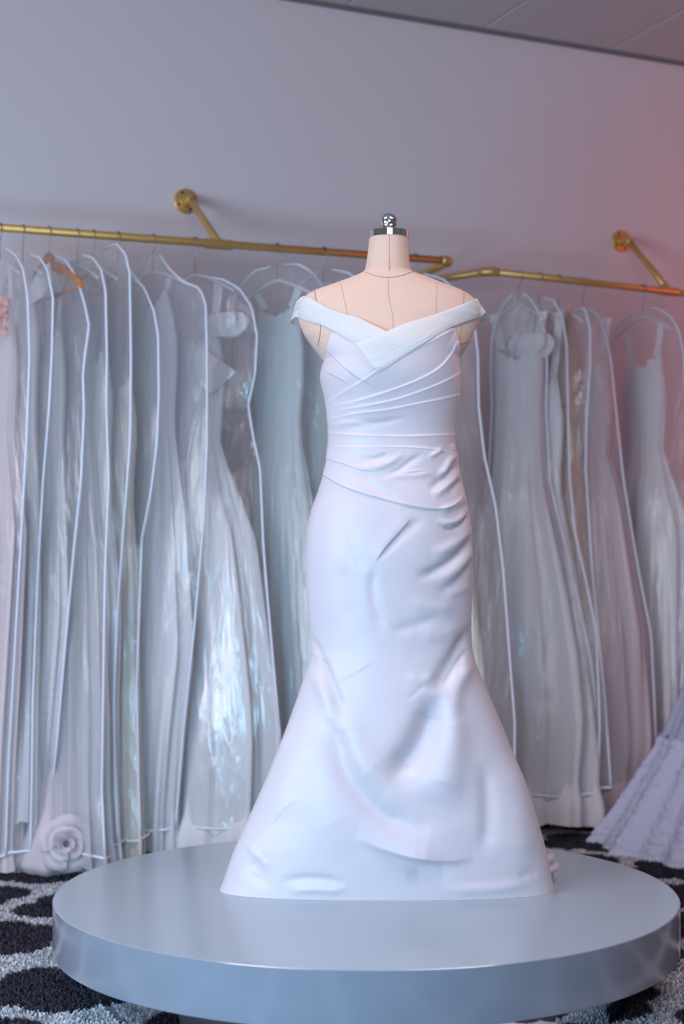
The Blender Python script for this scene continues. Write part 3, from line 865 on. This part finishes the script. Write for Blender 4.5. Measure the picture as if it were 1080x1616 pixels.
def gown_mesh(P0, b, rd, spec, parent, seed):
    """loft: spec rows (z, half length along b, half thickness along the rail, centre shift, fold amount)"""
    S = np.array(spec, float); S = S[np.argsort(-S[:, 0])]
    z = np.linspace(S[0, 0], S[-1, 0], 70)
    cols = 84; thv = np.linspace(0, 2 * np.pi, cols, endpoint=False)
    V = np.zeros((len(z), cols, 3))
    rng = np.random.RandomState(seed)
    ph = rng.uniform(0, 6.28, 4); nf = rng.choice([9, 11, 13])
    for i, zz in enumerate(z):
        vals = [np.interp(-zz, -S[:, 0], S[:, k]) for k in range(1, 5)]
        A, T, sh, fo = vals
        md = 1 + fo * (0.10 * np.sin(nf * thv + ph[0] + 0.8 * math.sin(zz * 3 + ph[1])) + 0.06 * np.sin((2 * nf + 3) * thv + ph[2]))
        V[i] = P0 * [1, 1, 0] + (b * 1.0)[None, :] * ((sh + A * np.sin(thv) * md)[:, None]) + rd[None, :] * ((T * np.cos(thv) * md)[:, None]) + UP * zz
    return V

def film_shell(P0, b, rd, zs, near, far, thick, seed, amp=0.006):
    rows, cols = len(zs), 72
    V = np.zeros((rows, cols, 3))
    thv = np.linspace(0, 2 * np.pi, cols, endpoint=False); ct, st = np.cos(thv), np.sin(thv)
    cs = ct; ss = np.sign(st) * (1 - np.abs(ct) ** 3)
    for i, z in enumerate(zs):
        mid = (near[i] + far[i]) / 2; hl = (near[i] - far[i]) / 2
        depth = (zs[0] - z)
        w = np.array([vnoise(c_ * 2.3 + seed * 3.7, s_ * 6 + seed, z * 1.1) for c_, s_ in zip(ct, st)]) * amp * min(1, depth * 2.5) * 2
        w += np.array([vnoise(c_ * 7 + seed, s_ * 14, z * 2.5 + 5) for c_, s_ in zip(ct, st)]) * amp * 0.5 * min(1, depth * 4)
        al = mid + hl * cs
        tk = thick[i] * ss + w * ss
        V[i] = P0 * [1, 1, 0] + b[None, :] * al[:, None] + rd[None, :] * tk[:, None] + UP * z
    return V

def near_profile(P0, b, near_px):
    out = []
    for px, py in near_px:
        mth = (px - 540) / F
        s_ = (mth * P0[1] - P0[0]) / (b[0] - mth * b[1])
        D = P0[1] + s_ * b[1]
        out.append((s_, EYE - (py - HY) / F * D))
    return np.array(out)

SKIRT_TYPES = {
    # list of (z fraction from shoulder to hem, half length, half thickness, fold)
    'aline': [(0, .075, .028, 0), (.10, .105, .040, .1), (.24, .085, .034, .2), (.45, .15, .055, .8), (.75, .20, .068, 1.1), (1, .24, .074, 1.3)],
    'ball': [(0, .085, .030, 0), (.10, .11, .042, .1), (.22, .09, .036, .3), (.40, .20, .060, 1.0), (.75, .25, .078, 1.2), (1, .27, .088, 1.3)],
    'sheath': [(0, .06, .022, 0), (.10, .095, .036, .1), (.25, .085, .030, .2), (.40, .11, .036, .5), (.7, .125, .040, .9), (1, .16, .046, 1.0)],
}
BAGS = []
def add_bag(left, hook, near_px, kind, mat, top_py, hem_z, film='film', yaw=0.0, tb=1.0, wood=False, bag_label='', gown_label='', hanger_label='', straps=2, zipper=False, extra=None, shift=0.0, gscale=1.0):
    seed = len(BAGS) + 1
    P0 = rail_at(hook, left); rdv = dvL if left else dvR
    nb_ = np.array([rdv[1], -rdv[0], 0])
    # twist the bag about its hook until its half width is a real one
    best = None
    for yaw in np.radians(np.arange(-40, 41, 1.0)):
        ca, sa = math.cos(yaw), math.sin(yaw)
        b = np.array([nb_[0] * ca - nb_[1] * sa, nb_[0] * sa + nb_[1] * ca, 0])
        prof = near_profile(P0, b, near_px)
        e = abs(prof[:, 0].max() - (0.29 if left else 0.26)) + (0 if prof[:, 0].min() > 0 else 1) + 0.05 * abs(yaw)
        if best is None or e < best[0]: best = (e, b, prof)
    e, b, prof = best
    rd = np.array([-b[1], b[0], 0])
    zt, zb = prof[0, 1], prof[-1, 1]
    zmid = prof[:, 1]
    zs = np.unique(np.concatenate([zt - (zt - zb) * np.linspace(0, 1, 64) ** 1.35, [zb]]))[::-1]
    near = np.interp(-zs, -zmid, prof[:, 0]); near = np.maximum(near, 0.018)
    far = -np.minimum(np.maximum(near * 0.95, 0.018), 0.24)
    dist = np.clip((zt - zs) / (zt - zb), 0, 1)
    thick = np.interp(dist, [0, .03, .12, .4, 1], [.012, .026, .044, .062 * tb, .078 * tb])
    # ---- bag
    bag = empty('garment_bag', P0 - UP * (P0[2] - zb), bag_label, 'garment bag', 'garment bags on the gold rails')
    grid_obj('film', film_shell(P0, b, rd, zs, near, far, thick, seed), M[film], bag, wrap=True)
    arr = []
    for edge in (near, far):
        tube('piping', np.array([P0 * [1, 1, 0] + b * e_ + UP * z_ for e_, z_ in zip(edge, zs)]), 0.0042, M['piping'], bag, n=6)
    a8 = np.linspace(0, 2 * np.pi, 40, endpoint=False)
    cs = np.cos(a8); ss = np.sign(np.sin(a8)) * (1 - np.abs(cs) ** 3)
    mid = (near[-1] + far[-1]) / 2; hl = (near[-1] - far[-1]) / 2
    loop = P0 * [1, 1, 0] + b * (mid + hl * cs)[:, None] + rd * (thick[-1] * ss)[:, None] + UP * (zb + 0.006 * np.sin(a8 * 2 + seed))[:, None]
    tube('hem_piping', loop, 0.0045, M['piping'], bag, n=6, closed=True)
    if zipper:
        k = np.where((zs < zt - 0.02) & (zs > zt - 1.0))[0]
        V = np.array([[P0 * [1, 1, 0] + b * (near[i] + 0.003) + rd * q * 0.011 + UP * zs[i] for q in (-1, -.3, .3, 1)] for i in k])
        zo = grid_obj('zip_tape', V, M['zip'], bag)
        i = k[len(k) // 3]; c_ = P0 * [1, 1, 0] + b * (near[i] + 0.008) + UP * zs[i]
        mesh_obj('zip_pull', *box_arrays(c_, rd, b, UP, 0.004, 0.003, 0.022, 0.001), M['zip_pull'], zo, smooth=False)
    # ---- hanger
    nk = hanger(P0, b, rd, hanger_label, wood, half=0.245 if wood else min(0.19, max(0.10, 0.8 * np.interp(-(P0[2] - 0.19), -zs, near))), group='hangers on the gold rails', drop=0.105)
    # ---- gown
    gz = EYE - (top_py - HY) / F * P0[1]
    tab = SKIRT_TYPES[kind]
    g = empty('hanging_gown', P0 - UP * (P0[2] - hem_z), gown_label, 'gown', 'gowns inside the garment bags')
    spec = []
    for fr in np.linspace(0, 1, 24):
        A = np.interp(fr, [q[0] for q in tab], [q[1] for q in tab]) * gscale; T = np.interp(fr, [q[0] for q in tab], [q[2] for q in tab]) * (tb if fr > .3 else 1)
        fo = np.interp(fr, [q[0] for q in tab], [q[3] for q in tab])
        zz = gz + (hem_z - gz) * fr
        nn = np.interp(-zz, -zs, near); ff = np.interp(-zz, -zs, far); tt = np.interp(-zz, -zs, thick)
        if zz > zb:
            A = min(A, (nn - ff) / 2 * 0.88); T = min(T, tt * 0.88)
            sh = (nn + ff) / 2 * 0.9
        else:
            sh = (near[-1] + far[-1]) / 2 * 0.9; A = min(A, (near[-1] - far[-1]) / 2 * 0.95)
        spec.append((zz, A, T, sh + shift, fo))
    V = gown_mesh(P0, b, rd, spec, g, seed)
    # neckline: dip the top row in the middle
    sw = np.sin(np.linspace(0, 2 * np.pi, V.shape[1], endpoint=False))
    for i in range(6):
        V[i, :, 2] -= 0.05 * (1 - i / 6) * (1 - np.abs(sw) ** 2)
    for i in range(5):                                   # ragged lace edge at the neckline, uneven hem
        V[i, :, 2] += (1 - i / 5) * 0.030 * np.array([vnoise(k * 0.55, seed * 3.1, i * .2) for k in range(V.shape[1])])
    for i in range(10):
        q = V[-1 - i]; q[:, 2] += (1 - i / 10) * 0.022 * np.array([vnoise(math.cos(k * .0748) * 1.6, math.sin(k * .0748) * 1.6, seed) for k in range(V.shape[1])])
        q[:, 2] = np.maximum(q[:, 2], 0.012)
    grid_obj('gown_body', V, mat if not isinstance(mat, str) else M[mat], g, wrap=True)
    if straps:
        hz = nk[2] - 0.03
        for sgn in (-1, 1):
            e0 = P0 * [1, 1, 0] + b * (spec[0][3] + sgn * spec[0][1] * 0.75) + UP * (gz - 0.01)
            e1 = P0 * [1, 1, 0] + b * (sgn * min(0.09, spec[0][1] * 0.9 + 0.02)) + UP * (hz)
            V = []
            for k in range(9):
                t = k / 8; p = e0 * (1 - t) + e1 * t + rd * 0.006 * math.sin(t * 3.1)
                V.append([p - b * 0.016, p + rd * 0.004, p + b * 0.016])
            grid_obj('strap', np.array(V), M[mat] if isinstance(mat, str) else mat, g)
    rec = dict(P0=P0, b=b, rd=rd, zs=zs, near=near, far=far, thick=thick, gown=g, bag=bag, gz=gz, hem_z=hem_z, spec=spec)
    BAGS.append(rec)
    if extra: extra(rec)
    return rec

def ruffle(rec, px, py, w, h, mat, name='ruffle', out=0.03, fold=6):
    """gathered flounce standing proud of a gown's near edge"""
    P0, b, rd = rec['P0'], rec['b'], rec['rd']
    prof = near_profile(P0, b, [(px, py)])[0]
    V = []
    for i in range(12):
        t = i / 11; row = []
        for k in range(40):
            a = 2 * math.pi * k / 40
            rr = 1 + 0.16 * math.sin(fold * a + 3 * t) + 0.08 * math.sin(2.3 * fold * a)
            bulge = 0.55 + 0.45 * math.sin(math.pi * (0.15 + 0.75 * t))
            row.append(P0 * [1, 1, 0] + b * (prof[0] - w * 0.6 + w * rr * bulge * math.cos(a)) + rd * (w * 0.34 * rr * bulge * math.sin(a)) + UP * (prof[1] + h * (0.5 - t)))
        V.append(row)
    return grid_obj(name, np.array(V), M[mat], rec['gown'], wrap=True)

def bow(rec):
    """stiff folded bow on the gown's chest: two pointed loops and a knot"""
    P0 = rec['P0']
    for pts, dz in (([(308, 556), (318, 548), (346, 566), (373, 587), (356, 602), (334, 622), (312, 604)], 0.0),):
        D = P0[1] - 0.10
        ctr = np.mean(np.array(pts), 0)
        vf = [P(x, y, D + 0.0012 * abs(x - ctr[0])) for x, y in pts]; vb = [P(x, y, D + 0.03) for x, y in pts]
        c1 = P(*ctr, D - 0.018); n = len(pts)
        V = vf + vb + [c1]
        Fc = [(i, (i + 1) % n, 2 * n) for i in range(n)] + [tuple(n + i for i in range(n))[::-1]] + [((i + 1) % n, i, n + i, n + (i + 1) % n) for i in range(n)]
        mesh_obj('bow', V, Fc, M['white'], rec['gown'], smooth=False)

def plate(rec, name, px_pts, dD, thick, mat):
    """stiff flat piece (collar, card) of a gown, with real thickness"""
    D = rec['P0'][1] + dD
    ctr = np.mean(np.array(px_pts), 0)
    vf = [P(x, y, D + 0.0010 * abs(x - ctr[0])) for x, y in px_pts]; vb = [v + np.array([0, thick, 0]) for v in vf]
    n = len(px_pts); V = vf + vb + [P(*ctr, D - 0.004)]
    Fc = [(i, (i + 1) % n, 2 * n) for i in range(n)] + [tuple(n + i for i in range(n))[::-1]] + [((i + 1) % n, i, n + i, n + (i + 1) % n) for i in range(n)]
    return mesh_obj(name, V, Fc, M[mat], rec['gown'], smooth=False)

def peach_flowers(rec):
    P0, b, rd = rec['P0'], rec['b'], rec['rd']
    rng = np.random.RandomState(3)
    arr = []
    for k in range(9):
        D = P0[1] - 0.10 + rng.uniform(-.03, .03); c = P(rng.uniform(-6, 14), rng.uniform(468, 520), D)
        R = rng.uniform(.018, .028)
        for q in range(5):
            a = q * 1.2566 + rng.uniform(0, 1)
            V = []
            for i in range(5):
                for j in range(5):
                    u, v_ = i / 4, (j / 4 - .5) * 1.3
                    rr = R * u
                    V.append(c + np.array([math.cos(a + v_ * .9) * rr, -0.012 * u * u - 0.004 * math.cos(v_ * 3), math.sin(a + v_ * .9) * rr]))
            Fc = [(i * 5 + j, i * 5 + j + 1, i * 5 + 6 + j, i * 5 + 5 + j) for i in range(4) for j in range(4)]
            arr.append((np.array(V), Fc))
    V, Fc = join_arrays(arr)
    o = mesh_obj('flower_trim', V, Fc, M['peach'], rec['gown'])

def rosette(center, R, mat, parent, axis, name='fabric_rose'):
    """spiral of overlapping petals"""
    ax = np.array(axis) / np.linalg.norm(axis); e1 = np.cross(UP, ax); e1 /= np.linalg.norm(e1); e2 = np.cross(ax, e1)
    for ringi, (r0, cnt) in enumerate(((0.30, 3), (0.62, 4), (1.0, 5))):
        for q in range(cnt):
            a0 = q / cnt * 2 * math.pi + ringi * 0.7; span = 2 * math.pi / cnt * 0.66
            V = []
            for i in range(8):
                for j in range(11):
                    u = i / 7; v_ = (j / 10 - .5) * 2
                    an = a0 + v_ * span
                    rad = R * r0 * (0.42 + 0.58 * u) * (1 - 0.12 * v_ * v_ * u)
                    hgt = R * (0.42 * (1 - r0) + (0.42 - 0.20 * r0) * u - 0.30 * max(0, u - 0.6) ** 1.5 * 3 * r0 + 0.10 * v_) + 0.03 * R * math.sin(an * 4 + u * 3)
                    V.append(np.array(center) + e1 * rad * math.cos(an) + e2 * rad * math.sin(an) + ax * hgt)
            Fc = [(i * 11 + j, i * 11 + j + 1, i * 11 + 12 + j, i * 11 + 11 + j) for i in range(7) for j in range(10)]
            mesh_obj('petal', V, Fc, M[mat], parent)

LB = True; RB = False
r1 = add_bag(LB, 0, [(8, 391), (25, 402), (37, 425), (44, 470), (47, 560), (42, 700), (35, 820), (25, 1000), (14, 1200), (9, 1352)], 'ball', 'blush', 500, 0.02, 'film_shiny',
        bag_label='clear garment bag cut by the left frame edge, peach flowers inside its top', gown_label='blush gown with peach flower trim in the leftmost bag',
        hanger_label='grey hanger in the leftmost garment bag', extra=peach_flowers)
r2 = add_bag(LB, 36, [(44, 402), (62, 405), (75, 425), (84, 470), (82, 560), (78, 640), (68, 760), (60, 900), (52, 1100), (50, 1250), (48, 1346)], 'sheath', 'white', 448, 0.16,
        bag_label='clear garment bag second from the left frame edge, white collar inside', gown_label='plain white gown with a slanted white collar left of the wooden hanger',
        hanger_label='grey hanger just left of the wooden hanger',
        extra=lambda r: plate(r, 'collar', [(46, 483), (47, 452), (62, 424), (79, 414), (83, 444), (66, 468)], -0.10, 0.004, 'white'))
r3 = add_bag(LB, 77, [(85, 402), (105, 412), (122, 440), (134, 480), (141, 515), (136, 550), (131, 590), (133, 650), (128, 760), (116, 875), (103, 1020), (90, 1170), (74, 1320), (68, 1368)], 'sheath', 'lace', 522, 0.24,
        bag_label='clear garment bag draped over the orange wooden hanger', gown_label='white lace sheath gown with straight hem under the wooden hanger',
        hanger_label='orange wooden hanger with trouser bar on the left gold rail', wood=True)
r4 = add_bag(LB, 122, [(129, 403), (146, 406), (160, 425), (167, 460), (169, 560), (168, 640), (172, 760), (166, 900), (163, 1100), (161, 1250), (166, 1353)], 'aline', 'tulle', 470, 0.05,
        bag_label='clear garment bag just right of the wooden hanger', gown_label='sheer tulle gown just right of the wooden hanger',
        hanger_label='grey hanger first to the right of the wooden hanger')
r5 = add_bag(LB, 147, [(158, 394), (185, 385), (199, 402), (205, 432), (207, 560), (206, 680), (204, 720), (196, 820), (186, 960), (180, 1100), (181, 1200), (186, 1330)], 'aline', 'white', 560, 0.05,
        bag_label='clear garment bag with the highest arched top touching the left rail', gown_label='white tulle gown in the bag with the highest arched top',
        hanger_label='grey hanger in the bag with the highest arched top', straps=2)
r6 = add_bag(LB, 186, [(194, 410), (209, 432), (228, 455), (243, 490), (250, 530), (251, 620), (248, 700), (238, 780), (224, 850), (216, 1075), (219, 1246), (222, 1325)], 'sheath', 'ivory', 600, 0.04,
        bag_label='clear garment bag with an ivory gown, third left of the flanged brace', gown_label='ivory gown in the bag left of the upper wall brace',
        hanger_label='grey hanger above the ivory gown')
r7 = add_bag(LB, 241, [(252, 402), (268, 425), (290, 445), (316, 455), (325, 480), (327, 560), (327, 700), (322, 820), (306, 1000), (290, 1150), (277, 1308)], 'aline', 'white', 465, 0.05, 'film_milky',
        bag_label='milky garment bag hanging below the left wall flange', gown_label='narrow white gown with long straps below the left wall flange',
        hanger_label='grey hanger below the left wall flange')
r8 = add_bag(LB, 308, [(318, 437), (350, 440), (378, 455), (398, 485), (406, 530), (403, 590), (392, 640), (400, 690), (411, 740), (416, 860), (424, 960), (432, 1050), (442, 1160), (442, 1305)], 'ball', 'white', 520, 0.03, 'film_shiny', tb=1.5,
        bag_label='wide clear garment bag with shiny blue creases beside the satin gown', gown_label='white ball gown with ruffled neck and pointed bow beside the satin gown',
        hanger_label='grey hanger above the gown with the pointed bow',
        extra=lambda r: (ruffle(r, 372, 512, 0.085, 0.075, 'lace'), bow(r)))
r9 = add_bag(LB, 437, [(446, 418), (470, 416), (495, 430), (510, 452), (517, 500), (520, 600), (525, 760), (532, 900), (545, 1100), (552, 1300)], 'aline', 'mint', 480, 0.04, tb=1.3,
        bag_label='clear garment bag with a pale zip strip just left of the dress form shoulder', gown_label='cool white gown just left of the dress form shoulder',
        hanger_label='grey hanger just left of the dress form shoulder', zipper=True)
r10 = add_bag(LB, 511, [(520, 425), (550, 430), (575, 450), (590, 500), (595, 800), (600, 1300)], 'aline', 'mint', 500, 0.04,
        bag_label='garment bag directly behind the dress form neck', gown_label='pale gown hanging directly behind the dress form',
        hanger_label='hanger on the left rail just left of the dress form neck')
r11 = add_bag(LB, 655, [(668, 432), (700, 440), (730, 470), (749, 510), (755, 560), (756, 640), (765, 720), (783, 800), (795, 900), (806, 1050), (813, 1140), (812, 1290)], 'aline', 'ivory', 520, 0.03, tb=1.3,
        bag_label='last garment bag on the left rail, seen right of the satin waist', gown_label='ivory gown seen between the satin waist and the right rail',
        hanger_label='last hanger at the elbow end of the left rail')
q1 = add_bag(RB, 818, [(825, 462), (838, 472), (852, 495), (862, 530), (864, 580), (862, 640), (868, 760), (892, 860), (911, 938), (932, 1037), (945, 1143), (938, 1252)], 'ball', 'white', 545, 0.05, tb=1.5, film='film_milky',
        bag_label='milky garment bag first on the right rail beside the elbow', gown_label='white lace topped ball gown first on the right rail',
        hanger_label='first hanger on the right rail beside the elbow', extra=lambda r: ruffle(r, 858, 545, 0.075, 0.085, 'lace', 'sleeve_ruffle'))
q2 = add_bag(RB, 851, [(858, 470), (875, 475), (888, 500), (895, 545), (897, 640), (900, 760), (908, 840), (926, 920), (942, 1000), (947, 1142), (944, 1252)], 'aline', 'white', 600, 0.05,
        bag_label='clear garment bag second on the right rail', gown_label='white gown second on the right rail, behind the first bag',
        hanger_label='second hanger on the right rail')
q3 = add_bag(RB, 882, [(893, 490), (910, 480), (925, 490), (932, 520), (932, 580), (927, 650), (925, 740), (935, 900), (955, 1100), (965, 1245)], 'sheath', 'tan', 490, 0.10,
        bag_label='narrow clear garment bag with a champagne gown on the right rail', gown_label='champagne brown gown in the narrow bag on the right rail',
        hanger_label='hanger above the champagne gown')
q4 = add_bag(RB, 920, [(929, 488), (945, 498), (957, 530), (965, 570), (972, 640), (985, 760), (1008, 900), (1028, 1000), (1033, 1100), (1036, 1180), (1026, 1242)], 'ball', 'blush', 560, 0.05, tb=1.4, film='film_milky',
        bag_label='milky garment bag with a pale pink gown on the right rail', gown_label='pale pink gown right of the champagne gown',
        hanger_label='hanger above the pale pink gown')
q5 = add_bag(RB, 1015, [(1022, 486), (1040, 487), (1060, 500), (1073, 525), (1080, 560), (1084, 700), (1092, 900), (1098, 1100), (1098, 1235)], 'ball', 'white', 560, 0.10, tb=1.5,
        bag_label='round topped garment bag below the right wall brace', gown_label='white gown with two shoulder straps below the right wall brace',
        hanger_label='hanger below the right wall brace')

# rosettes on the gown whose skirt pools on the carpet at the left
g = r3['gown']
tr = empty('rosette_gown', (P(105, 1385, 4.62)[0], 4.7, 0), 'pale rose gown with one big fabric rose, pooling on the carpet below the wooden hanger', 'gown')
V = []
for i in range(50):
    t = i / 49
    z = 0.55 * (1 - t) + 0.004
    row = []
    rad = np.interp(z, [0, .03, .10, .20, .35, .56], [.150, .185, .165, .115, .085, .05])
    for k in range(72):
        a = 2 * math.pi * k / 72
        f = 1 + 0.13 * math.sin(7 * a + 5 * z) * t + 0.06 * math.sin(17 * a + 3)
        row.append((P(88, 1300, 4.74)[0] + rad * 1.15 * f * math.cos(a), 4.74 + rad * 0.85 * f * math.sin(a), z))
    V.append(row)
grid_obj('skirt', np.array(V), M['rose'], tr, wrap=True)
for (px, py, D, R) in ((106, 1331, 4.56, 0.088),):
    fr = link(bpy.data.objects.new('fabric_rose', None), tr)
    rosette(P(px, py, D), R, 'rose', fr, (0.1, -1, 0.15))

# ------------------------------------------------------------------ lace ball gown at the right
LX, LD = 1.45, 5.15
lg = empty('lace_ball_gown', (LX, LD, 0), 'wide pale blue white lace gown on the carpet at the right frame edge', 'gown')
prof = [(0.004, .590), (0.05, .560), (0.12, .508), (0.208, .452), (0.336, .372), (0.527, .29), (0.72, .22), (0.93, .14), (1.02, .125), (1.15, .145), (1.25, .15), (1.33, .12)]
pz = np.array(prof)
def lace_rows(z0, z1, n, off, scallop):
    V = []
    for i in range(n):
        t = i / (n - 1); row = []
        for k in range(300):
            a = 2 * math.pi * k / 300
            z = z0 + (z1 - z0) * t
            if scallop and t > 0.85:
                z = z + 0.02 * (t - .85) / .15 * abs(math.sin(14 * a))
            r = np.interp(z, pz[:, 0], pz[:, 1]) + off
            fold = 1 + 0.035 * math.sin(13 * a + 2 * z) * max(0, 1 - z) + 0.02 * math.sin(29 * a)
            bump = (0.011 * abs(vnoise(a * 17, z * 38, 3)) + 0.007 * vnoise(a * 40, z * 85, 7)) if off > 0.001 else 0
            ry = 0.55 if math.sin(a) > 0 else 0.95
            row.append((LX + (r * fold + bump) * math.cos(a), LD + (r * fold + bump) * ry * math.sin(a), max(z, 0.004)))
        V.append(row)
    return np.array(V)
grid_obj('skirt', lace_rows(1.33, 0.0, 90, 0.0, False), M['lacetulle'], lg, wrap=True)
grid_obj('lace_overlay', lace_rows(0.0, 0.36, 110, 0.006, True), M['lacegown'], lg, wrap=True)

settle_empties()
